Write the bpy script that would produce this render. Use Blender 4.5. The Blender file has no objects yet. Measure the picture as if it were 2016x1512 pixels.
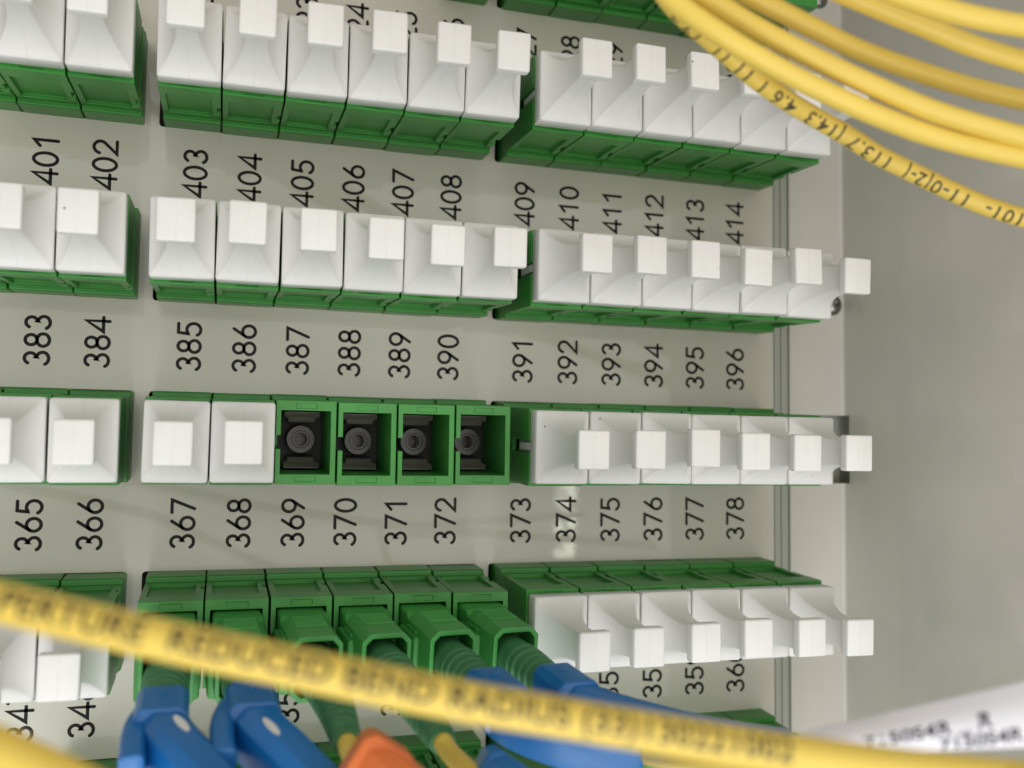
import bpy, bmesh, math, random
from mathutils import Vector, Matrix
from mathutils.bvhtree import BVHTree

random.seed(7)
scene = bpy.context.scene
C = scene.collection
S = 0.001                       # everything below is written in millimetres

# ------------------------------------------------------------------ frame of reference
# u: along the rows of ports, v: from row to row (downwards), w: out of the panel towards the viewer
def X(u, v, w):
    return Vector((u, -w, -v)) * S

# ------------------------------------------------------------------ camera
CU, CV, CW = 63.371, 60.541, 175.298
RX, RY, RZ = -0.06576, -0.30693, 0.01380
FPX = 1925.89                   # focal length in pixels of a 2016 px wide picture

def rot3():
    cx, sx = math.cos(RX), math.sin(RX)
    cy, sy = math.cos(RY), math.sin(RY)
    cz, sz = math.cos(RZ), math.sin(RZ)
    Rx = Matrix(((1, 0, 0), (0, cx, -sx), (0, sx, cx)))
    Ry = Matrix(((cy, 0, sy), (0, 1, 0), (-sy, 0, cy)))
    Rz = Matrix(((cz, -sz, 0), (sz, cz, 0), (0, 0, 1)))
    return Rz @ Rx @ Ry
RM = rot3()
def axis(i):
    r = RM[i]
    return Vector((r[0], r[2], -r[1]))
cam = bpy.data.cameras.new('camera')
cam.sensor_width = 36.0
cam.lens = FPX / 2016 * 36.0
cam.clip_start = 0.002
cam.clip_end = 20.0
cam.dof.use_dof = True
cam.dof.focus_distance = 0.156
cam.dof.aperture_fstop = 20.0
co = bpy.data.objects.new('camera', cam)
C.objects.link(co)
right, down, fwd = axis(0), axis(1), axis(2)
m = Matrix((right, -down, -fwd)).transposed().to_4x4()
m.translation = X(CU, CV, CW)
co.matrix_world = m
scene.camera = co

def at(px, py, depth):
    """a point in (u, v, w) millimetres, `depth` mm in front of the camera"""
    d = RM.transposed() @ Vector(((px - 1008) / FPX, (py - 756) / FPX, 1.0))
    return Vector((CU + depth * d[0], CV + depth * d[1], CW - depth * d[2]))

# ------------------------------------------------------------------ world and lamps
wd = bpy.data.worlds.new('World')
scene.world = wd
wd.use_nodes = True
bg = wd.node_tree.nodes['Background']
bg.inputs[0].default_value = (1.0, 0.965, 0.91, 1)
bg.inputs[1].default_value = 0.36

def area(name, loc, target, sx, sy, power, col):
    l = bpy.data.lights.new(name, 'AREA')
    l.shape = 'RECTANGLE'
    l.size = sx * S
    l.size_y = sy * S
    l.energy = power
    l.color = col
    o = bpy.data.objects.new(name, l)
    C.objects.link(o)
    o.location = X(*loc)
    o.rotation_euler = (X(*target) - X(*loc)).to_track_quat('-Z', 'Y').to_euler()
    return o
area('daylight', (10, 340, 300), (90, 50, 0), 340, 220, 0.62, (0.93, 0.97, 1.0))
area('front_daylight_fill', (200, 140, 700), (90, 60, 0), 900, 900, 2.2, (1.0, 0.975, 0.93))  # frontal fill lamp, added to lift the panel between the rows
# a bright gap between leaves far behind the viewer, mirrored in the gloss of the panel
gap = area('sky_gap', (321, 112, 500), (130, 75, 0), 16, 56, 0.018, (0.95, 1.0, 0.82))
gap.data.use_nodes = True
_nt = gap.data.node_tree
_em = _nt.nodes['Emission']
_g = _nt.nodes.new('ShaderNodeNewGeometry')
_n = _nt.nodes.new('ShaderNodeTexNoise')
_n.inputs['Scale'].default_value = 95
_n.inputs['Detail'].default_value = 5
_n.inputs['Distortion'].default_value = 1.2
_mp = _nt.nodes.new('ShaderNodeMapping')
_mp.inputs['Scale'].default_value = (1.0, 1.0, 1.0)
_mp.inputs['Rotation'].default_value = (0, 0.5, 0)
_nt.links.new(_g.outputs['Position'], _mp.inputs['Vector'])
_nt.links.new(_mp.outputs[0], _n.inputs['Vector'])
_r = _nt.nodes.new('ShaderNodeMapRange')
_r.inputs['From Min'].default_value = 0.44
_r.inputs['From Max'].default_value = 0.54
_r.inputs['To Min'].default_value = 0.0
_r.inputs['To Max'].default_value = 1.7
_nt.links.new(_n.outputs['Fac'], _r.inputs['Value'])
_nt.links.new(_r.outputs[0], _em.inputs['Strength'])

vs = scene.view_settings
vs.view_transform = 'Standard'
vs.look = 'None'
vs.exposure = 0.40
vs.gamma = 1.0
vs.use_curve_mapping = False
scene.cycles.max_bounces = 8

# ------------------------------------------------------------------ materials
def new_mat(name):
    mt = bpy.data.materials.new(name)
    mt.use_nodes = True
    nt = mt.node_tree
    b = nt.nodes['Principled BSDF']
    return mt, nt, b

def plastic(name, col, rough=0.45, var=0.06, bump=0.02, scale=900.0, spec=0.5, sss=0.0, coat=0.0, speck=0.0, seam=False):
    mt, nt, b = new_mat(name)
    tc = nt.nodes.new('ShaderNodeTexCoord')
    info = nt.nodes.new('ShaderNodeObjectInfo')
    n1 = nt.nodes.new('ShaderNodeTexNoise')
    n1.inputs['Scale'].default_value = scale * 0.22
    n1.inputs['Detail'].default_value = 5
    add = nt.nodes.new('ShaderNodeVectorMath'); add.operation = 'ADD'
    nt.links.new(tc.outputs['Object'], add.inputs[0])
    nt.links.new(info.outputs['Random'], add.inputs[1])
    nt.links.new(add.outputs[0], n1.inputs['Vector'])
    # small change of lightness over the surface and from piece to piece
    hsv = nt.nodes.new('ShaderNodeHueSaturation')
    hsv.inputs['Color'].default_value = (*col, 1)
    mr = nt.nodes.new('ShaderNodeMapRange')
    mr.inputs['From Min'].default_value = 0.25
    mr.inputs['From Max'].default_value = 0.75
    mr.inputs['To Min'].default_value = 1 - var
    mr.inputs['To Max'].default_value = 1 + var
    jit = nt.nodes.new('ShaderNodeMath'); jit.operation = 'MULTIPLY_ADD'
    nt.links.new(info.outputs['Random'], jit.inputs[0])
    jit.inputs[1].default_value = 0.35
    nt.links.new(n1.outputs['Fac'], jit.inputs[2])
    sub = nt.nodes.new('ShaderNodeMath'); sub.operation = 'SUBTRACT'
    nt.links.new(jit.outputs[0], sub.inputs[0])
    sub.inputs[1].default_value = 0.175
    nt.links.new(sub.outputs[0], mr.inputs['Value'])
    nt.links.new(mr.outputs[0], hsv.inputs['Value'])
    colour = hsv.outputs[0]
    if speck:                                   # sparse grains of dirt
        vor = nt.nodes.new('ShaderNodeTexVoronoi')
        vor.inputs['Scale'].default_value = 420
        nt.links.new(add.outputs[0], vor.inputs['Vector'])
        lt = nt.nodes.new('ShaderNodeMath'); lt.operation = 'LESS_THAN'
        lt.inputs[1].default_value = 0.075
        nt.links.new(vor.outputs['Distance'], lt.inputs[0])
        sep = nt.nodes.new('ShaderNodeSeparateColor')
        nt.links.new(vor.outputs['Color'], sep.inputs[0])
        gt = nt.nodes.new('ShaderNodeMath'); gt.operation = 'GREATER_THAN'
        gt.inputs[1].default_value = speck
        nt.links.new(sep.outputs[0], gt.inputs[0])
        mul = nt.nodes.new('ShaderNodeMath'); mul.operation = 'MULTIPLY'
        nt.links.new(lt.outputs[0], mul.inputs[0])
        nt.links.new(gt.outputs[0], mul.inputs[1])
        mx = nt.nodes.new('ShaderNodeMix'); mx.data_type = 'RGBA'
        nt.links.new(mul.outputs[0], mx.inputs[0])
        nt.links.new(colour, mx.inputs[6])
        mx.inputs[7].default_value = (0.26, 0.23, 0.19, 1)
        colour = mx.outputs[2]
    nt.links.new(colour, b.inputs['Base Color'])
    b.inputs['Roughness'].default_value = rough
    b.inputs['Specular IOR Level'].default_value = spec
    if coat:
        b.inputs['Coat Weight'].default_value = coat
        b.inputs['Coat Roughness'].default_value = 0.15
    if sss:
        b.inputs['Subsurface Weight'].default_value = sss
        b.inputs['Subsurface Radius'].default_value = (0.9, 0.8, 0.7)
        b.inputs['Subsurface Scale'].default_value = 0.001
    n2 = nt.nodes.new('ShaderNodeTexNoise')
    n2.inputs['Scale'].default_value = scale * 4
    n2.inputs['Detail'].default_value = 3
    nt.links.new(add.outputs[0], n2.inputs['Vector'])
    bp = nt.nodes.new('ShaderNodeBump')
    bp.inputs['Strength'].default_value = bump * 10
    bp.inputs['Distance'].default_value = 0.00003
    nt.links.new(n2.outputs['Fac'], bp.inputs['Height'])
    if seam:                                    # parting line of the mould
        sx = nt.nodes.new('ShaderNodeSeparateXYZ')
        nt.links.new(tc.outputs['Object'], sx.inputs[0])
        ab = nt.nodes.new('ShaderNodeMath'); ab.operation = 'ABSOLUTE'
        nt.links.new(sx.outputs[0], ab.inputs[0])
        ss = nt.nodes.new('ShaderNodeMapRange')
        ss.interpolation_type = 'SMOOTHSTEP'
        ss.inputs['From Min'].default_value = 0.00003
        ss.inputs['From Max'].default_value = 0.00014
        nt.links.new(ab.outputs[0], ss.inputs['Value'])
        sb = nt.nodes.new('ShaderNodeBump')
        sb.inputs['Strength'].default_value = 0.55
        sb.inputs['Distance'].default_value = 0.00006
        nt.links.new(ss.outputs[0], sb.inputs['Height'])
        nt.links.new(sb.outputs[0], bp.inputs['Normal'])
    nt.links.new(bp.outputs[0], b.inputs['Normal'])
    return mt

def painted_metal(name, col, speck=True, coat=0.75):
    mt, nt, b = new_mat(name)
    tc = nt.nodes.new('ShaderNodeTexCoord')
    big = nt.nodes.new('ShaderNodeTexNoise')
    big.inputs['Scale'].default_value = 35
    big.inputs['Detail'].default_value = 6
    nt.links.new(tc.outputs['Object'], big.inputs['Vector'])
    ramp = nt.nodes.new('ShaderNodeMapRange')
    ramp.inputs['From Min'].default_value = 0.3
    ramp.inputs['From Max'].default_value = 0.7
    ramp.inputs['To Min'].default_value = 0.92
    ramp.inputs['To Max'].default_value = 1.06
    nt.links.new(big.outputs['Fac'], ramp.inputs['Value'])
    hsv = nt.nodes.new('ShaderNodeHueSaturation')
    hsv.inputs['Color'].default_value = (*col, 1)
    nt.links.new(ramp.outputs[0], hsv.inputs['Value'])
    out = hsv.outputs[0]
    if speck:                                   # grains of dust and ink
        vor = nt.nodes.new('ShaderNodeTexVoronoi')
        vor.inputs['Scale'].default_value = 95
        nt.links.new(tc.outputs['Object'], vor.inputs['Vector'])
        lt = nt.nodes.new('ShaderNodeMath'); lt.operation = 'LESS_THAN'
        lt.inputs[1].default_value = 0.034
        nt.links.new(vor.outputs['Distance'], lt.inputs[0])
        sep = nt.nodes.new('ShaderNodeSeparateColor')
        nt.links.new(vor.outputs['Color'], sep.inputs[0])
        gt = nt.nodes.new('ShaderNodeMath'); gt.operation = 'GREATER_THAN'
        gt.inputs[1].default_value = 0.66
        nt.links.new(sep.outputs[0], gt.inputs[0])
        mul = nt.nodes.new('ShaderNodeMath'); mul.operation = 'MULTIPLY'
        nt.links.new(lt.outputs[0], mul.inputs[0])
        nt.links.new(gt.outputs[0], mul.inputs[1])
        mx = nt.nodes.new('ShaderNodeMix'); mx.data_type = 'RGBA'
        nt.links.new(mul.outputs[0], mx.inputs[0])
        nt.links.new(out, mx.inputs[6])
        mx.inputs[7].default_value = (0.05, 0.045, 0.04, 1)
        out = mx.outputs[2]
    nt.links.new(out, b.inputs['Base Color'])
    b.inputs['Roughness'].default_value = 0.42
    b.inputs['Coat Weight'].default_value = coat
    sm = nt.nodes.new('ShaderNodeTexNoise')
    sm.inputs['Scale'].default_value = 60
    sm.inputs['Detail'].default_value = 4
    nt.links.new(tc.outputs['Object'], sm.inputs['Vector'])
    cr = nt.nodes.new('ShaderNodeMapRange')
    cr.inputs['From Min'].default_value = 0.35
    cr.inputs['From Max'].default_value = 0.75
    cr.inputs['To Min'].default_value = 0.015
    cr.inputs['To Max'].default_value = 0.06
    nt.links.new(sm.outputs['Fac'], cr.inputs['Value'])
    nt.links.new(cr.outputs[0], b.inputs['Coat Roughness'])
    w2 = nt.nodes.new('ShaderNodeTexNoise')      # orange peel of the paint
    w2.inputs['Scale'].default_value = 260
    w2.inputs['Detail'].default_value = 2
    nt.links.new(tc.outputs['Object'], w2.inputs['Vector'])
    bp = nt.nodes.new('ShaderNodeBump')
    bp.inputs['Strength'].default_value = 0.04
    bp.inputs['Distance'].default_value = 0.0001
    nt.links.new(w2.outputs['Fac'], bp.inputs['Height'])
    w3 = nt.nodes.new('ShaderNodeTexNoise')      # slight waviness of the sheet
    w3.inputs['Scale'].default_value = 28
    w3.inputs['Detail'].default_value = 1
    nt.links.new(tc.outputs['Object'], w3.inputs['Vector'])
    bp2 = nt.nodes.new('ShaderNodeBump')
    bp2.inputs['Strength'].default_value = 0.25
    bp2.inputs['Distance'].default_value = 0.0006
    nt.links.new(w3.outputs['Fac'], bp2.inputs['Height'])
    nt.links.new(bp2.outputs[0], bp.inputs['Normal'])
    nt.links.new(bp.outputs[0], b.inputs['Normal'])
    nt.links.new(bp.outputs[0], b.inputs['Coat Normal'])
    return mt

def metal(name, col, rough):
    mt, nt, b = new_mat(name)
    b.inputs['Base Color'].default_value = (*col, 1)
    b.inputs['Metallic'].default_value = 1
    n = nt.nodes.new('ShaderNodeTexNoise'); n.inputs['Scale'].default_value = 700
    mr = nt.nodes.new('ShaderNodeMapRange')
    mr.inputs['To Min'].default_value = rough * 0.7
    mr.inputs['To Max'].default_value = rough * 1.3
    nt.links.new(n.outputs['Fac'], mr.inputs['Value'])
    nt.links.new(mr.outputs[0], b.inputs['Roughness'])
    return mt

M = dict(
    green=plastic('green_plastic', (0.043, 0.262, 0.040), 0.38, 0.11, 0.035, speck=0.93),
    green2=plastic('green_connector_plastic', (0.055, 0.300, 0.062), 0.38, 0.08, 0.03, speck=0.93),
    boot=plastic('green_rubber', (0.050, 0.200, 0.075), 0.50, 0.08, 0.03),
    white=plastic('white_plastic', (0.775, 0.77, 0.755), 0.40, 0.03, 0.03, speck=0.94, seam=True),
    black=plastic('dark_plastic', (0.048, 0.045, 0.040), 0.26, 0.08, 0.02),
    clip=plastic('brown_grey_plastic', (0.105, 0.096, 0.080), 0.24, 0.08, 0.02),
    hole=plastic('black_plastic_and_shade', (0.012, 0.011, 0.011), 0.5, 0.05, 0.02),
    ceramic=plastic('grey_ceramic', (0.20, 0.185, 0.16), 0.25, 0.06, 0.01),
    blue=plastic('blue_plastic', (0.008, 0.150, 0.450), 0.30, 0.10, 0.03, speck=0.92),
    orange=plastic('orange_plastic', (0.82, 0.20, 0.045), 0.45, 0.06, 0.03),
    yellow=plastic('yellow_jacket', (0.79, 0.575, 0.10), 0.40, 0.04, 0.05, scale=600, speck=0.95),
    panel=painted_metal('panel_paint', (0.67, 0.632, 0.555)),
    frame=painted_metal('frame_paint', (0.65, 0.615, 0.565)),
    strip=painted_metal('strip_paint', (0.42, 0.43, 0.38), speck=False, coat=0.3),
    ink=plastic('black_ink', (0.008, 0.006, 0.008), 0.4, 0.05, 0.01, spec=0.2),
    cableink=plastic('cable_ink', (0.07, 0.05, 0.02), 0.5, 0.2, 0.02),
    label=plastic('white_label_paper', (0.88, 0.88, 0.96), 0.5, 0.02, 0.02),
    labelink=plastic('label_ink', (0.03, 0.03, 0.06), 0.5, 0.05, 0.02),
    steel=metal('dark_steel', (0.30, 0.28, 0.27), 0.22),
)

# ------------------------------------------------------------------ mesh helpers (all shapes in u, v, w millimetres)
def finish(bm, name, mat, smooth=False, angle=None):
    """bmesh in mm panel axes -> mesh datablock in metres"""
    for v in bm.verts:
        v.co = X(*v.co)
    bmesh.ops.recalc_face_normals(bm, faces=bm.faces[:])
    if smooth:
        for f in bm.faces:
            f.smooth = True
        if angle is not None:
            for e in bm.edges:
                if len(e.link_faces) == 2 and e.calc_face_angle(0) > angle:
                    e.smooth = False
    me = bpy.data.meshes.new(name)
    bm.to_mesh(me)
    bm.free()
    me.materials.append(mat)
    return me

def link(name, me, parent=None, loc=None):
    o = bpy.data.objects.new(name, me)
    C.objects.link(o)
    if parent is not None:
        o.parent = parent
    if loc is not None:
        o.location = X(*loc)
    return o

def thing(name, label, cat, loc, group=None):
    o = bpy.data.objects.new(name, None)
    o.empty_display_size = 0.003
    C.objects.link(o)
    o.location = X(*loc)
    tag(o, label, cat, group)
    return o

def tag(o, label, cat, group=None):
    o['label'] = label
    o['category'] = cat
    if group:
        o['group'] = group

def box(bm, u0, u1, v0, v1, w0, w1):
    vs_ = [bm.verts.new((u, v, w)) for w in (w0, w1) for v in (v0, v1) for u in (u0, u1)]
    for f in ((0, 1, 3, 2), (4, 6, 7, 5), (0, 4, 5, 1), (2, 3, 7, 6), (0, 2, 6, 4), (1, 5, 7, 3)):
        bm.faces.new([vs_[i] for i in f])
    return vs_

def bevel_all(bm, width, seg=2, angle=0.5):
    bmesh.ops.recalc_face_normals(bm, faces=bm.faces[:])
    bm.normal_update()
    es = [e for e in bm.edges if len(e.link_faces) == 2 and e.calc_face_angle(0) > angle]
    bmesh.ops.bevel(bm, geom=es, offset=width, offset_type='OFFSET', segments=seg, profile=0.5,
                    affect='EDGES', clamp_overlap=True)

def tmp_obj(bm):
    bmesh.ops.recalc_face_normals(bm, faces=bm.faces[:])
    me = bpy.data.meshes.new('tmp')
    bm.to_mesh(me)
    bm.free()
    o = bpy.data.objects.new('tmp', me)
    C.objects.link(o)
    return o

def carve(bm, cutters, bevel=0.0, seg=2):
    """outer shape minus boxes, then a small bevel; returns a bmesh"""
    base = tmp_obj(bm)
    cut = []
    for c in cutters:
        b2 = bmesh.new()
        box(b2, *c)
        o = tmp_obj(b2)
        cut.append(o)
        md = base.modifiers.new('cut', 'BOOLEAN')
        md.operation = 'DIFFERENCE'
        md.solver = 'EXACT'
        md.object = o
    if bevel:
        md = base.modifiers.new('bevel', 'BEVEL')
        md.width = bevel
        md.segments = seg
        md.limit_method = 'ANGLE'
        md.angle_limit = 0.6
        md.use_clamp_overlap = True
    dg = bpy.context.evaluated_depsgraph_get()
    ev = base.evaluated_get(dg)
    out = bmesh.new()
    out.from_mesh(ev.to_mesh())
    ev.to_mesh_clear()
    for o in cut + [base]:
        me = o.data
        bpy.data.objects.remove(o)
        bpy.data.meshes.remove(me)
    return out

def catmull(pts, n=10):
    P = [Vector(p) for p in pts]
    P = [P[0] * 2 - P[1]] + P + [P[-1] * 2 - P[-2]]
    out = []
    for i in range(1, len(P) - 2):
        a, b, c, d = P[i - 1:i + 3]
        for k in range(n):
            t = k / n
            out.append(0.5 * ((2 * b) + (c - a) * t + (2 * a - 5 * b + 4 * c - d) * t * t + (3 * b - a - 3 * c + d) * t ** 3))
    out.append(P[-2])
    return out

def frames(path, ref=Vector((0, 0, 1))):
    """tangent, side, up for every point; up starts near ref and is carried along"""
    n = len(path)
    T = []
    for i in range(n):
        a = path[max(i - 1, 0)]
        b = path[min(i + 1, n - 1)]
        T.append((b - a).normalized())
    up = (ref - T[0] * ref.dot(T[0])).normalized()
    fr = []
    for t in T:
        up = (up - t * up.dot(t)).normalized()
        fr.append((t, t.cross(up).normalized(), up))
    return fr

def sweep(bm, path, section, ref=Vector((0, 0, 1)), cap=True, scales=None):
    """section: list of (side, up) offsets; scales: one factor per path point"""
    fr = frames(path, ref)
    rings = []
    for i, p in enumerate(path):
        t, s, u = fr[i]
        k = scales[i] if scales else 1.0
        rings.append([bm.verts.new(p + s * (a * k) + u * (b * k)) for a, b in section])
    m_ = len(section)
    for i in range(len(rings) - 1):
        for j in range(m_):
            bm.faces.new((rings[i][j], rings[i][(j + 1) % m_], rings[i + 1][(j + 1) % m_], rings[i + 1][j]))
    if cap:
        bm.faces.new(rings[0])
        bm.faces.new(rings[-1][::-1])

def circle(r, n=20):
    return [(r * math.cos(2 * math.pi * i / n), r * math.sin(2 * math.pi * i / n)) for i in range(n)]

# ------------------------------------------------------------------ layout
PITCH, GAP, ROW = 9.5, 2.978, 30.0875
def U(k):
    return k * PITCH + (k // 6) * GAP
def V(r):
    return r * ROW
H1 = 20.87                      # front of an adapter above the panel
H2 = 38.27                      # tip of a cap
SU, SV = 0.40, -1.05            # the rows sit a little askew in their slots
def skew(bm):
    for v in bm.verts:
        f = 1 - v.co.z / H1
        v.co.x += SU * f
        v.co.y += SV * f

# ------------------------------------------------------------------ the panel with its slots
def loop_rect(bm, u0, u1, v0, v1, w, r=0.0, n=4):
    pts = []
    for cu, cv, a0 in ((u1 - r, v1 - r, 0), (u0 + r, v1 - r, 90), (u0 + r, v0 + r, 180), (u1 - r, v0 + r, 270)):
        for i in range(n + 1 if r else 1):
            a = math.radians(a0 + (90 * i / n if r else 0))
            pts.append((cu + r * math.cos(a), cv + r * math.sin(a)))
    vs_ = [bm.verts.new((a, b, w)) for a, b in pts]
    return [bm.edges.new((vs_[i], vs_[(i + 1) % len(vs_)])) for i in range(len(vs_))]

def sheet(outer, holes, w0, w1, r=0.6):
    bm = bmesh.new()
    es = loop_rect(bm, *outer, w1)
    for h in holes:
        es += loop_rect(bm, *h, w1, r)
    bmesh.ops.triangle_fill(bm, use_beauty=True, use_dissolve=False, edges=es)
    ret = bmesh.ops.extrude_face_region(bm, geom=bm.faces[:])
    for v in ret['geom']:
        if isinstance(v, bmesh.types.BMVert):
            v.co.z = w0
    return bm

VTOP, VBOT = -80.0, 170.0
slots = []
for r in range(-1, 5):
    for g in range(3):
        k0 = 3 if g == 0 else g * 6
        slots.append((U(k0) - 5.15, U(g * 6 + 5) + 4.9, V(r) - 8.45, V(r) + 6.25))
panel = link('front_panel', finish(sheet((5.0, 175.4, VTOP, VBOT), slots, -1.6, 0.0), 'front_panel', M['panel']))
panel['kind'] = 'structure'
panel['label'] = 'beige painted metal panel with slots and printed port numbers'

# box added behind the panel, coloured black to darken the slots
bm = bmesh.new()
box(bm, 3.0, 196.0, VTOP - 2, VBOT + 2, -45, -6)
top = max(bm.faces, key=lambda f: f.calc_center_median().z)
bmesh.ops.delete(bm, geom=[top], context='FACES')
hs = link('dark_slot_box', finish(bm, 'dark_slot_box', M['hole']))
hs['kind'] = 'structure'

# side frame: two narrow strips in the gap, a flange and the side wall that comes forward
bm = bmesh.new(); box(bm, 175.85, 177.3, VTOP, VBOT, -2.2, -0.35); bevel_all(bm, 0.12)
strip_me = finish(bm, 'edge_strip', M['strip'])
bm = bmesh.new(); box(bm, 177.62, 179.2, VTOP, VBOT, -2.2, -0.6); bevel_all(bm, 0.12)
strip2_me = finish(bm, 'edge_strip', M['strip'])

WU = 192.4                      # plane of the side wall
prof = [(179.3, 0.0), (186.5, 0.0)]
R_ = 0.7
for i in range(7):
    a = math.radians(-90 + 90 * i / 6)
    prof.append((WU - R_ + R_ * math.cos(a), R_ + R_ * math.sin(a)))
prof += [(WU, 1.75), (WU, 80.0)]
TH = 1.2
back = [(179.3, -TH), (186.5, -TH)]
for i in range(7):
    a = math.radians(-90 + 90 * i / 6)
    back.append((WU - R_ + (R_ + TH) * math.cos(a), R_ + (R_ + TH) * math.sin(a)))
back += [(WU + TH, 1.75), (WU + TH, 80.0)]
bm = bmesh.new()
vv_ = (VTOP, 52.7, 66.9, VBOT)
fc = [[bm.verts.new((u, v, w)) for u, w in prof] for v in vv_]
bc = [[bm.verts.new((u, v, w)) for u, w in back] for v in vv_]
cells = [(j, i) for j in range(3) for i in range(len(prof) - 1) if not (j == 1 and 1 <= i < len(prof) - 2)]   # the open slot in the corner
edge_use = {}
for j, i in cells:
    bm.faces.new((fc[j][i], fc[j][i + 1], fc[j + 1][i + 1], fc[j + 1][i]))
    bm.faces.new((bc[j][i], bc[j + 1][i], bc[j + 1][i + 1], bc[j][i + 1]))
    q = [(j, i), (j, i + 1), (j + 1, i + 1), (j + 1, i)]
    for x in range(4):
        e = tuple(sorted((q[x], q[(x + 1) % 4])))
        edge_use[e] = edge_use.get(e, 0) + 1
for (p, q), n_ in edge_use.items():
    if n_ == 1:
        bm.faces.new((fc[p[0]][p[1]], fc[q[0]][q[1]], bc[q[0]][q[1]], bc[p[0]][p[1]]))
frame_me = finish(bm, 'side_frame', M['frame'], smooth=True, angle=0.5)
fr = link('side_frame', frame_me)
fr['kind'] = 'structure'
fr['label'] = 'beige sheet metal flange and side wall beside the panel'
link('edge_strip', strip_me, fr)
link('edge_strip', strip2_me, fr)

bm = bmesh.new()  # plates added behind the corner slot to block the world light
box(bm, WU + TH + 0.02, WU + TH + 1.4, 45.0, 75.0, -4.2, 9.0)
bmesh.ops.delete(bm, geom=[min(bm.faces, key=lambda f: f.calc_center_median().x)], context='FACES')
link('slot_backing', finish(bm, 'slot_backing', M['strip']), fr)
bm = bmesh.new()
box(bm, 184.0, WU + TH + 0.02, 45.0, 75.0, -4.4, -3.4)
link('slot_backing', finish(bm, 'slot_backing', M['strip']), fr)

# unseen sheet added above the view to shade the upper rows
bm = bmesh.new()
box(bm, 0.0, WU - 0.05, -63.5, -62.0, 0.02, 150.0)
bevel_all(bm, 0.3)
ct = link('shade_sheet', finish(bm, 'shade_sheet', M['frame']))
ct['kind'] = 'structure'
ct['label'] = 'added beige sheet out of view, shading the upper rows'

def screw(u, v, w):
    bm = bmesh.new()
    n = 20
    prof_ = [(2.3, 0.0), (2.3, 0.25), (1.95, 0.35), (1.85, 0.9), (1.4, 1.35), (0.75, 1.5), (0.7, 0.7), (0.0, 0.6)]
    rings = []
    for r_, z in prof_[:-1]:
        rings.append([bm.verts.new((r_ * math.cos(2 * math.pi * i / n), r_ * math.sin(2 * math.pi * i / n), z)) for i in range(n)])
    for a, b in zip(rings, rings[1:]):
        for i in range(n):
            bm.faces.new((a[i], a[(i + 1) % n], b[(i + 1) % n], b[i]))
    bm.faces.new(rings[-1])
    bm.faces.new(rings[0][::-1])
    return link('screw', finish(bm, 'screw', M['steel'], smooth=True, angle=0.6), fr, (u, v, w))
screw(189.6, 29.3, 0.0)
screw(186.3, -36.6, 0.6)
# rounded tab under the upper screw
bm = bmesh.new()
es = loop_rect(bm, 182.2, 190.4, -46, -31.2, 0.6, 3.0, 8)
bmesh.ops.triangle_fill(bm, use_beauty=True, edges=es)
ret = bmesh.ops.extrude_face_region(bm, geom=bm.faces[:])
for v in ret['geom']:
    if isinstance(v, bmesh.types.BMVert):
        v.co.z = 0.05
link('mounting_tab', finish(bm, 'mounting_tab', M['frame']), fr)

# ------------------------------------------------------------------ printed numbers
def arc(cx, cy, rx, ry, a0, a1, n=14):
    return [(cx + rx * math.cos(math.radians(a0 + (a1 - a0) * i / n)), cy + ry * math.sin(math.radians(a0 + (a1 - a0) * i / n))) for i in range(n + 1)]
# glyphs in a box about 0.6 wide and 1 high
GL = {
 '0': [arc(.30, .5, .28, .5, 90, 450, 28)],
 '1': [[(.10, .76), (.36, 1.0), (.36, 0.0)]],
 '2': [arc(.30, .71, .27, .29, 170, -38, 14) + [(.03, .0), (.60, .0)]],
 '3': [arc(.28, .755, .235, .245, 155, -90, 14) + arc(.28, .255, .275, .255, 90, -155, 14)],
 '4': [[(.47, .0), (.47, 1.0), (.0, .27), (.64, .27)]],
 '5': [[(.54, 1.0), (.13, 1.0), (.08, .56)] + arc(.28, .315, .285, .315, 128, -150, 16)],
 '6': [[(.42, 1.0), (.09, .48)], arc(.31, .30, .275, .30, 90, 450, 24)],
 '7': [[(.02, 1.0), (.58, 1.0), (.18, .0)]],
 '8': [arc(.30, .755, .225, .245, 90, 450, 22), arc(.30, .26, .275, .26, 90, 450, 22)],
 '9': [[(.18, .0), (.51, .52)], arc(.29, .70, .275, .30, 90, 450, 24)],
}
def ribbon(bm, pts, half, z):
    """a flat stroke with round ends and joints"""
    P = [Vector((a, b)) for a, b in pts]
    n = len(P)
    closed = (P[0] - P[-1]).length < 1e-4
    L, R = [], []
    for i in range(n):
        if closed and i in (0, n - 1):
            t1 = (P[1] - P[0]).normalized(); t0 = (P[-1] - P[-2]).normalized()
        else:
            t0 = (P[i] - P[i - 1]).normalized() if i > 0 else (P[1] - P[0]).normalized()
            t1 = (P[i + 1] - P[i]).normalized() if i < n - 1 else (P[-1] - P[-2]).normalized()
        t = (t0 + t1)
        t = t.normalized() if t.length > 1e-3 else t0
        c = max(t.dot(t0), 0.45)
        nr = Vector((-t.y, t.x)) * (half / c)
        L.append(P[i] + nr); R.append(P[i] - nr)
    vl = [bm.verts.new((p.x, p.y, z)) for p in L]
    vr = [bm.verts.new((p.x, p.y, z)) for p in R]
    for i in range(n - 1):
        bm.faces.new((vl[i], vr[i], vr[i + 1], vl[i + 1]))
    if not closed:
        for e, sgn in ((0, -1), (n - 1, 1)):
            t = (P[1] - P[0]).normalized() if e == 0 else (P[-1] - P[-2]).normalized()
            a0 = math.atan2(t.y * sgn, t.x * sgn)
            ring = [bm.verts.new((P[e].x + half * math.cos(a0 + q), P[e].y + half * math.sin(a0 + q), z)) for q in [math.pi * (i / 8 - .5) for i in range(9)]]
            bm.faces.new(ring)

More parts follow.
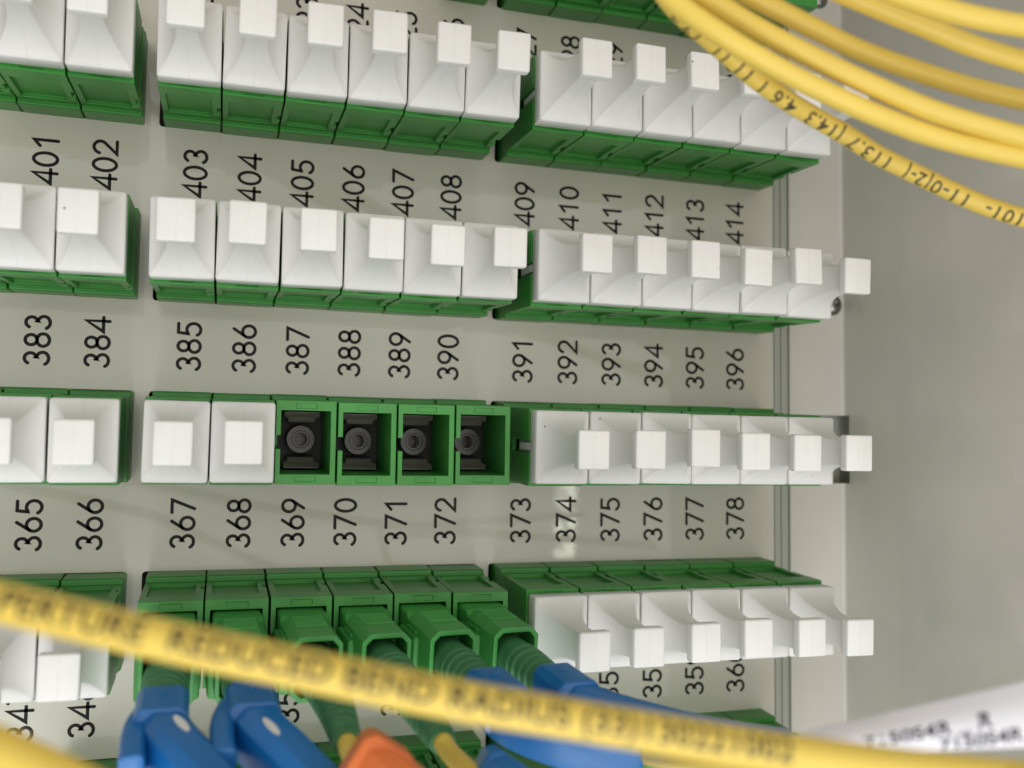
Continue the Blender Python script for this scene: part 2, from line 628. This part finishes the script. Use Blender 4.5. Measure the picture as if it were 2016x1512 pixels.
digit_cache = {}
def number_mesh(txt, h=3.62, adv=2.95, wid=1.03):
    bm = bmesh.new()
    total = adv * (len(txt) - 1) + 0.6 * h * 0.95
    for i, c in enumerate(txt):
        for st in GL[c]:
            # reading direction runs up the picture (-v); glyph height runs to -u
            b0 = len(bm.verts)
            ribbon(bm, [(a * h * wid, b * h) for a, b in st], 0.272, 0)
            bm.verts.ensure_lookup_table()
            for v in list(bm.verts)[b0:]:
                a, b = v.co.x + i * adv - total / 2, v.co.y - h / 2
                v.co = Vector((-b, -a, 0.0))
    for v in bm.verts:
        v.co = X(*v.co)
    for f in bm.faces:
        if f.normal.y > 0:
            f.normal_flip()
    bm.normal_update()
    for f in bm.faces:
        if f.normal.y > 0:
            f.normal_flip()
    me = bpy.data.meshes.new('printed_number')
    bm.to_mesh(me); bm.free()
    me.materials.append(M['ink'])
    return me
PT = 9.097
def num(r, k):
    return 397 - 18 * r + k
for r in range(-1, 4):
    for k in range(4, 18):
        if r == -1 and k < 6:
            continue
        g = k // 6
        u = g * (6 * PITCH + GAP) + 2.5 * PITCH + (k % 6 - 2.5) * PT
        o = link('printed_number', number_mesh(str(num(r, k))), panel, (u, V(r) + 13.89, 0.012))

# ------------------------------------------------------------------ adapters
def adapter_body(open_port=True):
    bm = bmesh.new()
    box(bm, -4.6, 4.6, -6.48, 6.48, 3.0, H1)
    cuts = [(-3.85, 3.74, -4.93, 4.93, 5.0, H1 + 2),
            (-5.2, -3.5, -1.05, 1.05, 11.5, H1 + 2),
            (-3.7, 3.25, -7.5, -5.85, 6.6, 16.8),
            (-3.7, 3.25, 5.85, 7.5, 6.6, 16.8),
            (4.05, 5.5, -7.5, 7.5, 9.3, 11.9),
            (-1.6, 1.6, -6.06, -5.22, H1 - 0.16, H1 + 2),
            (-1.6, 1.6, 5.22, 6.06, H1 - 0.16, H1 + 2)]
    bm = carve(bm, cuts, 0.14, 2)
    skew(bm)
    return finish(bm, 'body', M['green'])
def adapter_flange():
    bm = bmesh.new()
    box(bm, -4.66, 4.66, -7.38, 7.38, -1.9, 5.3)
    bm = carve(bm, [(-3.2, 3.2, -4.6, 4.6, 3.0, 9.0)], 0.32, 3)
    skew(bm)
    return finish(bm, 'mounting_flange', M['green'])
def adapter_lug():
    bm = bmesh.new()
    for sv in (-1, 1):
        box(bm, 3.3, 4.45, sv * 6.25 - 0.35, sv * 6.25 + 0.42, 7.4, 9.0)
    bevel_all(bm, 0.12)
    skew(bm)
    return finish(bm, 'latch_lug', M['green'])
def tubeshape(bm, prof_, n=28, cv=0.0):
    rings = [[bm.verts.new((r_ * math.cos(2 * math.pi * i / n), cv + r_ * math.sin(2 * math.pi * i / n), z)) for i in range(n)] for r_, z in prof_]
    for a, b in zip(rings, rings[1:]):
        for i in range(n):
            bm.faces.new((a[i], a[(i + 1) % n], b[(i + 1) % n], b[i]))
    return rings
def inner_block():
    bm = bmesh.new()
    box(bm, -3.8, 3.7, -4.88, 4.88, 4.4, 6.2)
    skew(bm)
    return finish(bm, 'inner_block', M['hole'])
def inner_sleeve():
    bm = bmesh.new()
    rg = tubeshape(bm, [(2.4, 5.6), (2.38, 9.6), (2.25, 10.0), (1.5, 10.0), (1.42, 9.8), (1.32, 9.8), (1.26, 9.6), (1.26, 6.4)])
    bm.faces.new(rg[-1])
    bm.faces.new(rg[0][::-1])
    skew(bm)
    return finish(bm, 'alignment_sleeve', M['black'], smooth=True, angle=0.5)
def inner_clip(sv):
    bm = bmesh.new()
    # trapezoid tongue with a stepped, sloping face
    sec = [(-3.0, 4.6), (3.0, 4.6), (3.0, 3.7), (2.35, 3.3), (2.25, 2.6), (-2.25, 2.6), (-2.35, 3.3), (-3.0, 3.7)]
    a = [bm.verts.new((u, sv * v, 5.6)) for u, v in sec]
    b = [bm.verts.new((u * 0.96, sv * (v + (0.25 if v < 3.5 else 0.0)), 11.4 + (v - 2.75) * 0.5)) for u, v in sec]
    n = len(sec)
    for i in range(n):
        bm.faces.new((a[i], a[(i + 1) % n], b[(i + 1) % n], b[i]))
    bm.faces.new(b); bm.faces.new(a[::-1])
    bevel_all(bm, 0.14, 2)
    skew(bm)
    return finish(bm, 'retaining_clip', M['clip'])

def inner_ring():
    bm = bmesh.new()
    rg = tubeshape(bm, [(1.27, 7.0), (1.27, 9.9), (1.16, 9.9), (1.14, 7.0)])
    skew(bm)
    return finish(bm, 'ceramic_sleeve', M['ceramic'], smooth=True, angle=0.5)
A_RING = inner_ring()
A_BODY, A_FLANGE, A_LUG = adapter_body(), adapter_flange(), adapter_lug()
A_BLOCK, A_SLEEVE, A_CLIP1, A_CLIP2 = inner_block(), inner_sleeve(), inner_clip(-1), inner_clip(1)

EMPTY = {(2, 8), (2, 9), (2, 10), (2, 11)}
PLUGGED = {(3, k) for k in range(6, 12)}
ROWS = {-1: 'uppermost', 0: 'top', 1: 'second', 2: 'third', 3: 'fourth', 4: 'lowest'}
NTH = ('first', 'second', 'third', 'fourth', 'fifth', 'last')
BLOCK = ('left', 'middle', 'right')
def place(r, k):
    return '%s in the %s block, %s row' % (NTH[k % 6], BLOCK[k // 6], ROWS[r])
def adapter(r, k):
    n = num(r, k)
    if r == -1:
        lab = 'green fibre adapter cut by the top edge, ' + place(r, k)
    elif r == 4:
        lab = 'green fibre adapter cut by the bottom edge, ' + place(r, k)
    elif (r, k) in EMPTY:
        lab = 'open green adapter with dark port above %d, %s' % (n, place(r, k))
    elif (r, k) in PLUGGED:
        lab = 'green adapter holding a connector above %d, %s' % (n, place(r, k))
    else:
        lab = 'green adapter behind a cap above %d, %s' % (n, place(r, k))
    t = thing('fibre_adapter', lab, 'adapter', (U(k) + random.uniform(-.05, .05), V(r) + random.uniform(-.12, .12), random.uniform(-.15, .1)),
              'green fibre adapters in the panel slots')
    link('body', A_BODY, t)
    link('mounting_flange', A_FLANGE, t)
    link('latch_lug', A_LUG, t)
    if (r, k) in EMPTY or r in (-1, 4):
        link('inner_block', A_BLOCK, t)
        sl = link('alignment_sleeve', A_SLEEVE, t)
        link('ceramic_sleeve', A_RING, sl)
        link('retaining_clip', A_CLIP1, t)
        link('retaining_clip', A_CLIP2, t)
    return t
for r in range(0, 4):
    for k in range(3, 18):
        adapter(r, k)
for k in range(11, 18):
    adapter(-1, k)
for k in range(5, 18):
    adapter(4, k)

# ------------------------------------------------------------------ white dust caps
def cap_body():
    bm = bmesh.new()
    sec = [(21.55, 4.40, 5.82), (21.75, 4.59, 6.0), (24.35, 4.59, 6.0), (24.58, 4.54, 5.95), (24.72, 4.42, 5.83)]
    N = 16
    for i in range(1, N + 1):
        s = i / N
        f = (1 - s) ** 2.3
        sec.append((24.72 + s ** 1.25 * 9.9, 1.60 + (4.46 - 1.60) * f, 2.36 + (5.87 - 2.36) * f))
    sec += [(35.15, 1.64, 2.39), (35.6, 1.77, 2.48), (35.95, 1.98, 2.62), (36.2, 2.22, 2.78), (36.38, 2.45, 2.92)]
    rings = []
    c = 0.38
    for w, a, b in sec:
        rr = c
        pts = [(a - rr, -b), (a - .29 * rr, -b + .29 * rr), (a, -b + rr), (a, b - rr), (a - .29 * rr, b - .29 * rr), (a - rr, b),
               (-a + rr, b), (-a + .29 * rr, b - .29 * rr), (-a, b - rr), (-a, -b + rr), (-a + .29 * rr, -b + .29 * rr), (-a + rr, -b)]
        rings.append([bm.verts.new((p, q, w - H1)) for p, q in pts])
    n = 12
    for a, b in zip(rings, rings[1:]):
        for i in range(n):
            bm.faces.new((a[i], a[(i + 1) % n], b[(i + 1) % n], b[i]))
    bm.faces.new(rings[0][::-1]); bm.faces.new(rings[-1])
    return finish(bm, 'flared_body', M['white'], smooth=True, angle=0.85)
def cap_grip():
    bm = bmesh.new()
    box(bm, -2.545, 2.545, -2.98, 2.98, 36.35 - H1, H2 - H1)
    bevel_all(bm, 0.34, 3)
    return finish(bm, 'grip', M['white'], smooth=True, angle=0.85)
def cap_plug():
    bm = bmesh.new()
    box(bm, -3.55, 3.55, -4.7, 4.7, -8.0, 1.2)
    box(bm, -4.2, -3.45, -0.6, 0.6, -6.0, 1.0)
    return finish(bm, 'plug', M['white'])
CAP_B, CAP_G, CAP_P = cap_body(), cap_grip(), cap_plug()

# where the tip of each cap leans to (offset of its centre, mm), from the way the caps sit in the photograph
LEAN = {
    (0, 8): (-0.57, 0.69), (0, 9): (-0.84, 0.40), (0, 10): (-0.74, 0.79), (0, 11): (-0.96, 0.73), (0, 12): (0.09, -0.07), (0, 13): (-0.25, -0.50),
    (0, 14): (-0.21, -0.50), (0, 15): (-0.13, -0.62), (0, 5): (-0.33, 0.66), (0, 6): (-0.50, 0.69), (0, 7): (-0.40, 0.66), (1, 5): (-0.37, 0.28),
    (1, 6): (-0.75, 0.39), (1, 7): (-0.92, -0.01), (1, 8): (-0.77, 0.22), (1, 9): (-0.69, 0.72), (1, 10): (-1.13, 0.98), (1, 11): (-1.09, 0.55),
    (1, 12): (0.39, 0.43), (1, 13): (0.07, 0.03), (1, 14): (-0.05, 0.07), (1, 15): (0.01, 0.62), (1, 16): (-0.08, -0.21), (1, 17): (-0.04, 0.80),
    (2, 5): (0.25, 0.34), (2, 6): (-0.10, 0.32), (2, 7): (-0.55, 0.07), (2, 12): (0.07, 0.42), (2, 13): (-0.00, 0.28), (2, 14): (-0.02, -0.12),
    (2, 15): (-0.57, 0.33), (2, 16): (-0.49, 0.46), (2, 17): (-0.13, 0.36), (3, 5): (-0.30, 0.00), (3, 12): (0.50, 0.40), (3, 13): (-0.15, 0.15),
    (3, 14): (0.07, -0.10), (3, 15): (-0.16, -0.36), (3, 16): (0.15, -0.01), (3, 17): (-0.20, 0.36),
}
def cap(r, k):
    n = num(r, k)
    du, dv = LEAN.get((r, k), (0.0, 0.3))
    t = thing('dust_cap', 'white dust cap with square grip above %d, %s' % (n, place(r, k)), 'dust cap', (U(k), V(r), H1 - 0.05),
              'white dust caps on the adapters')
    L = H2 - H1
    t.rotation_euler = (dv / L, random.uniform(-.012, .012), du / L)
    link('flared_body', CAP_B, t)
    link('grip', CAP_G, t)
    link('plug', CAP_P, t)
for r in range(0, 4):
    for k in range(4, 18):
        if (r, k) in EMPTY or (r, k) in PLUGGED:
            continue
        cap(r, k)

# ------------------------------------------------------------------ connectors with boots
def chamfer_rect(a, b, c):
    return [(a - c, -b), (a, -b + c), (a, b - c), (a - c, b), (-a + c, b), (-a, b - c), (-a, -b + c), (-a + c, -b)]
def connector_shell():
    bm = bmesh.new()
    sec = [(13.0, 3.4, 4.5, .3), (23.2, 3.6, 4.62, .35), (24.2, 3.62, 4.62, 1.15), (35.0, 3.62, 4.62, 1.2)]
    inner = [(35.0, 2.95, 3.85, .85), (28.0, 2.8, 3.7, .85)]
    rings = []
    for w, a, b, c in sec + inner:
        rings.append([bm.verts.new((p, q, w)) for p, q in chamfer_rect(a, b, c)])
    for x, y in zip(rings, rings[1:]):
        for i in range(8):
            bm.faces.new((x[i], x[(i + 1) % 8], y[(i + 1) % 8], y[i]))
    bm.faces.new(rings[0][::-1]); bm.faces.new(rings[-1])
    bevel_all(bm, 0.16, 2, 0.5)
    for v in bm.verts:
        v.co.z -= 21
    return finish(bm, 'housing', M['green2'])
def connector_ribs():
    bm = bmesh.new()
    for i in range(6):
        w = 24.8 + i * 0.95
        box(bm, -2.3, 2.3, -4.86, -4.5, w, w + 0.42)
        box(bm, -2.3, 2.3, 4.5, 4.86, w, w + 0.42)
    for i in range(6):
        w = 24.6 + i * 0.75
        box(bm, -3.86, -3.5, -3.0, 3.0, w, w + 0.36)
        box(bm, 3.5, 3.86, -3.0, 3.0, w, w + 0.36)
    bevel_all(bm, 0.1, 1, 0.5)
    for v in bm.verts:
        v.co.z -= 21
    return finish(bm, 'grip_ribs', M['green2'])
def connector_wing():
    bm = bmesh.new()
    box(bm, -4.35, 4.35, -2.3, 5.35, 21.6, 29.6)
    bevel_all(bm, 0.55, 2, 0.5)
    for v in bm.verts:
        v.co.z -= 21
    return finish(bm, 'side_wing', M['green2'])
CON_S, CON_R, CON_W = connector_shell(), connector_ribs(), connector_wing()

LEAN_V = 0.10                   # the plugs hang a little in their ports
LEAN_U = {6: 0.004, 7: 0.03, 8: 0.064, 9: 0.085, 10: 0.107, 11: 0.111}
def axis_at(k, w):
    return Vector((U(k) + LEAN_U[k] * (w - 21), V(3) + LEAN_V * (w - 21), w))
def connector(k, bend, w_end, label):
    """bend: sideways travel of the boot's tip beyond its axis (du, dv)"""
    t = thing('fibre_connector', label, 'connector', (U(k), V(3), 21.0), 'green connectors plugged in one row')
    t.rotation_euler = (LEAN_V, 0, LEAN_U[k])
    link('housing', CON_S, t)
    link('grip_ribs', CON_R, t)
    link('side_wing', CON_W, t)
    L = w_end - 21
    path = catmull([Vector((0, 0, 8.5)), Vector((0, 0, 17.0)), Vector((bend[0] * .32, bend[1] * .32, 17 + (L - 17) * .55)), Vector((bend[0], bend[1], L))], 34)
    n = len(path)
    sc = []
    for i in range(n):
        z = path[i].z + 21
        q = min(max((z - 40) / 20.0, 0), 1)
        r_ = 2.88 - 1.25 * q
        if 37 < z < 59:
            ph = ((z - 37) / 1.95) % 1.0
            r_ += 0.13 if ph < 0.68 else -0.24
        sc.append(r_)
    bm = bmesh.new()
    sweep(bm, path, circle(1.0, 28), ref=Vector((0, -1, 0)), scales=sc)
    link('boot', finish(bm, 'boot', M['boot'], smooth=True, angle=0.7), t)
    e = path[-1]
    d = (path[-1] - path[-5]).normalized()
    mw = Matrix.Rotation(LEAN_V, 3, 'X')
    def world(p):
        q = Matrix.Rotation(LEAN_U[k], 3, 'Z') @ Matrix.Rotation(LEAN_V, 3, 'X') @ Vector((p.x, -p.z, -p.y))
        return Vector((U(k) + q.x, V(3) - q.z, 21 - q.y))
    return world(e), (world(e + d) - world(e)).normalized()

connector(6, (0, 0), 52, 'green connector in the port above number 349, leftmost with a blue clip')
connector(7, (0, 0), 52, 'green connector in the port above number 350, second with a blue clip')
b351 = connector(8, (-1.0, 0.2), 61, 'green connector in the port above number 351, ribbed boot beside the orange clip')
b352 = connector(9, (0.3, 1.4), 60, 'green connector in the port above number 352, its bare yellow cable going down')
connector(10, (0, 0), 52, 'green connector in the port above number 353, its blue clip half hidden by cable')
connector(11, (0, 0), 52, 'green connector in the port above number 354, next to the white caps')

# ------------------------------------------------------------------ yellow cables
def cable(name, pts, r_, label, group=None, n=14, seg=22, ext=(90, 90)):
    path = catmull(pts, n)
    o0 = path[0]
    full = list(path)
    if ext[0]:                                   # the cable runs on beyond the picture
        full = [path[0] + (path[0] - path[3]).normalized() * (ext[0] * f) for f in (1.0, 0.5)] + full
    if ext[1]:
        full += [path[-1] + (path[-1] - path[-4]).normalized() * (ext[1] * f) for f in (0.5, 1.0)]
    bm = bmesh.new()
    sweep(bm, [p - o0 for p in full], circle(r_, seg))
    me = finish(bm, name, M['yellow'], smooth=True, angle=1.0)
    o = link(name, me, None, o0)
    tag(o, label, 'cable', group)
    return o, path

def print_on(parent, path, o0, r_, txt, s0, height, rev=False, ang0=0.0, font_scale=1.0, mat=None, name='printed_text', bold=0.0, spacing=1.0):
    """lettering wrapped on the jacket: text mesh bent along the path and round its section"""
    cu = bpy.data.curves.new('t', 'FONT')
    cu.body = txt
    cu.size = height * 1.38
    cu.space_character = spacing
    cu.offset = bold
    cu.resolution_u = 3
    to = bpy.data.objects.new('t', cu)
    C.objects.link(to)
    dg = bpy.context.evaluated_depsgraph_get()
    ev = to.evaluated_get(dg)
    bm = bmesh.new()
    bm.from_mesh(ev.to_mesh())
    ev.to_mesh_clear()
    bpy.data.objects.remove(to)
    ys = [v.co.y for v in bm.verts]
    y0, y1 = min(ys), max(ys)
    mid = (y0 + y1) / 2
    for i in range(1, 8):
        y = y0 + (y1 - y0) * i / 8
        bmesh.ops.bisect_plane(bm, geom=bm.verts[:] + bm.edges[:] + bm.faces[:], plane_co=(0, y, 0), plane_no=(0, 1, 0))
    xs = [v.co.x for v in bm.verts]
    xmax = max(xs)
    # arc length table
    fr_ = frames(path)
    L = [0.0]
    for a, b in zip(path, path[1:]):
        L.append(L[-1] + (b - a).length)
    nrm = (Vector((CU, CV, CW)))
    for v in bm.verts:
        x, y = v.co.x, v.co.y - mid
        if rev:
            x, y = xmax - x, -y
        s = s0 + x * font_scale
        s = min(max(s, 0.0), L[-1] - 1e-4)
        i = 0
        while L[i + 1] < s:
            i += 1
        f = (s - L[i]) / (L[i + 1] - L[i])
        p = path[i].lerp(path[i + 1], f)
        t, sd, up = fr_[i]
        view = (nrm - p); view = (view - t * view.dot(t)).normalized()
        # text stands "up" in the picture: side vector pointing to smaller v
        sv = t.cross(view).normalized()
        if sv.y > 0:
            sv = -sv
        a = ang0 + y / r_
        v.co = p - o0 + (view * math.cos(a) + sv * math.sin(a)) * (r_ + 0.012)
    for v in bm.verts:
        v.co = X(*v.co)
    me = bpy.data.meshes.new(name)
    bm.to_mesh(me); bm.free()
    me.materials.append(mat or M['cableink'])
    return link(name, me, parent)

G_TOP = 'yellow cables sweeping across the upper corner'
RC = 1.2
def imgpath(lst):
    return [at(*p) for p in lst]
c1, p1_ = cable('yellow_cable', imgpath([(1290, -40, 106), (1322, 5, 107), (1362, 45, 109), (1427, 101, 112), (1483, 150, 114), (1544, 194, 116), (1605, 231, 118), (1665, 265, 119), (1726, 304, 120), (1807, 344, 121), (1888, 383, 121), (1949, 408, 121), (2016, 429, 121), (2120, 455, 121)]), RC,
    'printed yellow cable, lowest of those crossing the upper corner', G_TOP)
print_on(c1, p1_, p1_[0], RC, '2-101-  11-0|2-|  113.7 |14.3  4.6 1 11 11  17.2', 3.6, 1.9, rev=True, ang0=-0.12, font_scale=1.0, spacing=1.10, bold=0.035)
c2, _ = cable('yellow_cable', imgpath([(1285, -40, 106), (1334, 8, 106), (1427, 73, 106), (1524, 130, 107), (1605, 172, 108), (1726, 227, 109), (1848, 271, 110), (2016, 311, 110), (2120, 330, 110)]), RC,
    'plain yellow cable lying along the printed one in the upper corner', G_TOP)
c3, _ = cable('yellow_cable', imgpath([(1330, -40, 109), (1410, 8, 109), (1500, 61, 109), (1605, 115, 109), (1726, 172, 109), (1848, 222, 109), (2016, 271, 109), (2120, 296, 109)]), RC,
    'third yellow cable from below in the upper corner, touching the second', G_TOP)
c4, _ = cable('yellow_cable', imgpath([(1420, -35, 112), (1508, 8, 112), (1605, 57, 113), (1690, 98, 114), (1800, 138, 115), (1900, 169, 116), (2016, 197, 116), (2120, 217, 116)]), RC,
    'middle yellow cable of the upper corner, passing below the screw', G_TOP)
c5, _ = cable('yellow_cable', imgpath([(1610, -36, 110), (1698, 2, 110), (1807, 46, 110), (1908, 87, 110), (2016, 121, 110), (2120, 146, 110)]), RC,
    'second yellow cable from the top in the upper corner', G_TOP)
c6, _ = cable('yellow_cable', imgpath([(1690, -40, 104), (1800, 0, 104), (1908, 31, 104), (2016, 51, 104), (2120, 63, 104)]), RC,
    'topmost yellow cable, cut off by the top edge of the picture', G_TOP)

DF = 66
RF = 1.38
fgp = imgpath([(-120, 1160, DF), (0, 1186, DF), (300, 1255, DF), (600, 1318, DF + .5), (900, 1378, DF + 1), (1200, 1428, DF + 2), (1450, 1468, DF + 3), (1700, 1503, DF + 4), (1900, 1525, DF + 5), (2130, 1545, DF + 6)])
fg, fp = cable('foreground_cable', fgp, RF, 'blurred yellow cable with brown lettering crossing in front of the lowest row')
print_on(fg, fp, fp[0], RF, 'APERTURE  REDUCED BEND RADIUS (33)130221002', 3.0, 1.72, ang0=-0.05, font_scale=1.0, bold=0.05, spacing=1.05)
bl, _ = cable('corner_cable', imgpath([(-150, 1432, 62), (-40, 1462, 62), (60, 1503, 62), (150, 1545, 62), (260, 1600, 62)]), RC * 1.15,
    'blurred yellow cable in the lower left corner')

# bare cables leaving the two boots
def tail(bp, pts, label):
    e, d = bp
    return cable('yellow_cable', [e - d * 4, e, e + d * 3] + pts, 1.18, label, 'yellow cables leaving the plugged connectors', ext=(0, 40))
tail(b351, [at(720, 1530, 104), at(760, 1600, 100)], 'short yellow cable end in the boot above 351, behind the orange clip')
tail(b352, [at(940, 1535, 106), at(1010, 1610, 104)], 'yellow cable leaving the boot above 352 beside the blue clips')

# ------------------------------------------------------------------ blue bend clips
def clip_section(a, b, c):
    return chamfer_rect(a, b, c)
def channel_section(a, b, t):
    """U channel, open to -up"""
    return [(-a, -b), (-a, b * .55), (-a * .55, b), (a * .55, b), (a, b * .55), (a, -b), (a - t, -b), (a - t, b - t * 1.3), (-a + t, b - t * 1.3), (-a + t, -b)]
def bend_clip(origin, sleeve, arm, label, mark=None, mat='blue', width=2.9, height=2.9, ref=Vector((0, -1, 0))):
    t = thing('bend_clip', label, 'cable clip', origin, 'blue bend clips on the boots' if mat == 'blue' else None)
    o0 = Vector(origin)
    bm = bmesh.new()
    path = catmull([p - o0 for p in sleeve], 6)
    sweep(bm, path, clip_section(3.05, 3.1, 0.9), ref=ref, scales=[0.93] + [1.0] * (len(path) - 1))
    bevel_all(bm, 0.25, 2, 0.5)
    sm_ = path[len(path) // 2]
    sp_ = link('sleeve', finish(bm, 'sleeve', M[mat], smooth=True, angle=0.6), t)
    bm = bmesh.new()
    rg = [[bm.verts.new(sm_ + Vector((r_ * math.cos(q), -2.9 - z, r_ * math.sin(q)))) for q in [2 * math.pi * i / 14 for i in range(14)]] for r_, z in ((0.42, 0), (0.42, 0.28), (0.3, 0.36))]
    for a, b in zip(rg, rg[1:]):
        for i in range(14):
            bm.faces.new((a[i], a[(i + 1) % 14], b[(i + 1) % 14], b[i]))
    bm.faces.new(rg[-1])
    link('mould_mark', finish(bm, 'mould_mark', M[mat], smooth=True, angle=0.6), sp_)
    bm = bmesh.new()
    path = catmull([p - o0 for p in arm], 8)
    sweep(bm, path, channel_section(width, height, 0.75), ref=ref)
    bevel_all(bm, 0.2, 2, 0.6)
    tree = BVHTree.FromBMesh(bm)
    link('curved_arm', finish(bm, 'curved_arm', M[mat], smooth=True, angle=0.6), t)
    if mark:
        bm = bmesh.new()
        # an oval patch lying on the arm's shoulder
        near_, toward = mark
        hit, nn, _i, _d = tree.ray_cast(Vector(near_) - o0, Vector(toward).normalized())
        if hit is None:
            hit, nn, _i, _d = tree.find_nearest(Vector(near_) - o0)
        c = hit
        nn = nn.normalized() * 0.07
        a_ = Vector((0.45, 0.30, 0.85))
        a_ = (a_ - nn.normalized() * a_.dot(nn.normalized())).normalized()
        b_ = nn.normalized().cross(a_) * 0.50
        a_ = a_ * 1.75
        top_ = [bm.verts.new(c + Vector(a_) * math.cos(q) + Vector(b_) * math.sin(q) + Vector(nn)) for q in [2 * math.pi * i / 20 for i in range(20)]]
        bot_ = [bm.verts.new(v.co - Vector(nn) * 2) for v in top_]
        bm.faces.new(top_); bm.faces.new(bot_[::-1])
        for i in range(20):
            bm.faces.new((top_[i], top_[(i + 1) % 20], bot_[(i + 1) % 20], bot_[i]))
        link('white_mark', finish(bm, 'white_mark', M['white']), t)
    return t
def tab(t, o0, pts, a, b, mat, ref=Vector((0, -1, 0))):
    bm = bmesh.new()
    sweep(bm, catmull([p - Vector(o0) for p in pts], 5), clip_section(a, b, 0.5), ref=ref)
    bevel_all(bm, 0.25, 2, 0.5)
    link('clamp_tab', finish(bm, 'clamp_tab', M[mat], smooth=True, angle=0.6), t)

def clip_on(k, rel, label, with_tab=False, mark=None):
    base = Vector((U(k), V(3), 0))
    o0 = axis_at(k, 50)
    sl = [axis_at(k, 46.6), axis_at(k, 50.5), axis_at(k, 55.0)]
    t = bend_clip(o0, sl, [base + Vector(q) for q in rel], label, mark=mark, width=2.75, height=2.95)
    if with_tab:
        tab(t, o0, [base + Vector(q) for q in ((-1.6, 2.9, 50.0), (-2.6, 3.9, 55.0), (-2.5, 5.6, 61.0))], 1.35, 2.2, 'blue')
    return t
ARM_A = [(.1, 2.8, 48), (.2, 3.2, 52), (1.2, 4.0, 56), (3.6, 5.6, 60), (6.5, 8.0, 63.5), (10.5, 11, 66.5), (17, 15, 69)]
cv_ = Vector((CU, CV, CW))
clip_on(6, ARM_A, 'blue bend clip on the boot above 349, leftmost of the blue clips', True, (cv_, at(357, 1424, 100) - cv_))
clip_on(7, [(a + .8, b, c) for a, b, c in ARM_A], 'blue bend clip on the boot above 350, second of the blue clips', True, (cv_, at(534, 1430, 100) - cv_))
clip_on(10, [(2.8, 2.6, 48), (3.4, 3.2, 52), (4.8, 4.0, 57), (8, 5.0, 60), (12, 6.0, 62), (18.0, 7.2, 63)],
        'blue bend clip on the boot above 353, its arm passing under the lettered cable')
clip_on(11, [(2.9, 2.6, 48), (3.6, 3.2, 52), (5.2, 4.0, 56), (9, 5.0, 59), (14, 6.2, 61), (20, 7.6, 62), (30, 9.5, 62.5)],
        'blue bend clip on the boot above 354, lying against the white caps')
# two clips of the row below, cut off by the edge of the picture
DI = Vector((0.55, -0.83, 0.0))
o0 = at(742, 1530, 108)
bend_clip(o0, [at(736, 1500, 106), at(744, 1526, 96)], [at(742, 1520, 98), at(800, 1570, 95), at(880, 1640, 93)],
          'orange bend clip at the bottom edge, between the green boots', mat='orange', ref=DI)
o0 = at(985, 1540, 108)
bend_clip(o0, [at(972, 1532, 112), at(990, 1552, 103)], [at(985, 1545, 104), at(1050, 1590, 100), at(1130, 1650, 98)],
          'blue bend clip at the bottom edge, below the lettered cable', ref=DI)
cable('yellow_cable', [Vector((U(10), V(3), 0)) + Vector((13, 6.6, 62.2)), Vector((U(10), V(3), 0)) + Vector((18.5, 7.6, 63)), at(1350, 1496, 101), at(1500, 1502, 88), at(1700, 1512, 77), at(1900, 1525, 72), at(2120, 1545, 70)], RC,
      'yellow cable coming out of the blue clip above 353', 'yellow cables leaving the plugged connectors', ext=(0, 90))


# ------------------------------------------------------------------ white label
lt = [at(1530, 1452, 88), at(2110, 1322, 88), at(2110, 1468, 86), at(1560, 1490, 86)]     # corners: upper edge, lower edge
def on_label(a, b, lift=0.0):
    p = (lt[0].lerp(lt[1], a)).lerp(lt[3].lerp(lt[2], a), b)
    nrm = (Vector((CU, CV, CW)) - p).normalized()
    return p + nrm * (0.9 * math.sin(math.pi * b) + lift)
tl = thing('cable_label', 'blurred white wrap label with two printed lines in the lower right corner', 'label', lt[0])
bm = bmesh.new()
grids = []
for lift in (0.0, -0.18):
    grids.append([[bm.verts.new(on_label(i / 16, j / 8, lift) - lt[0]) for i in range(17)] for j in range(9)])
for gi, g_ in enumerate(grids):
    for j in range(8):
        for i in range(16):
            q = (g_[j][i], g_[j][i + 1], g_[j + 1][i + 1], g_[j + 1][i])
            bm.faces.new(q if gi == 0 else q[::-1])
a_, b_ = grids
for j in range(8):
    for i in (0, 16):
        bm.faces.new((a_[j][i], a_[j + 1][i], b_[j + 1][i], b_[j][i]))
for i in range(16):
    for j in (0, 8):
        bm.faces.new((a_[j][i], a_[j][i + 1], b_[j][i + 1], b_[j][i]))
link('paper', finish(bm, 'paper', M['label'], smooth=True, angle=0.7), tl)
def label_line(txt, a0, a1, b0, b1, h):
    cu = bpy.data.curves.new('t', 'FONT'); cu.body = txt; cu.size = 1.0; cu.offset = 0.02
    to = bpy.data.objects.new('t', cu); C.objects.link(to)
    ev = to.evaluated_get(bpy.context.evaluated_depsgraph_get())
    bm = bmesh.new(); bm.from_mesh(ev.to_mesh()); ev.to_mesh_clear(); bpy.data.objects.remove(to)
    xm = max(v.co.x for v in bm.verts)
    for v in bm.verts:
        s = v.co.x / xm
        a = a0 + (a1 - a0) * s
        b = b0 + (b1 - b0) * s - v.co.y * h
        v.co = X(*(on_label(a, b, 0.05) - lt[0]))
    me = bpy.data.meshes.new('printed_line'); bm.to_mesh(me); bm.free(); me.materials.append(M['labelink'])
    link('printed_line', me, tl)
label_line('7150S4R _ R', 0.27, 0.725, 0.80, 0.62, 0.38)
label_line('7150S4R', 0.53, 0.83, 0.98, 0.89, 0.30)
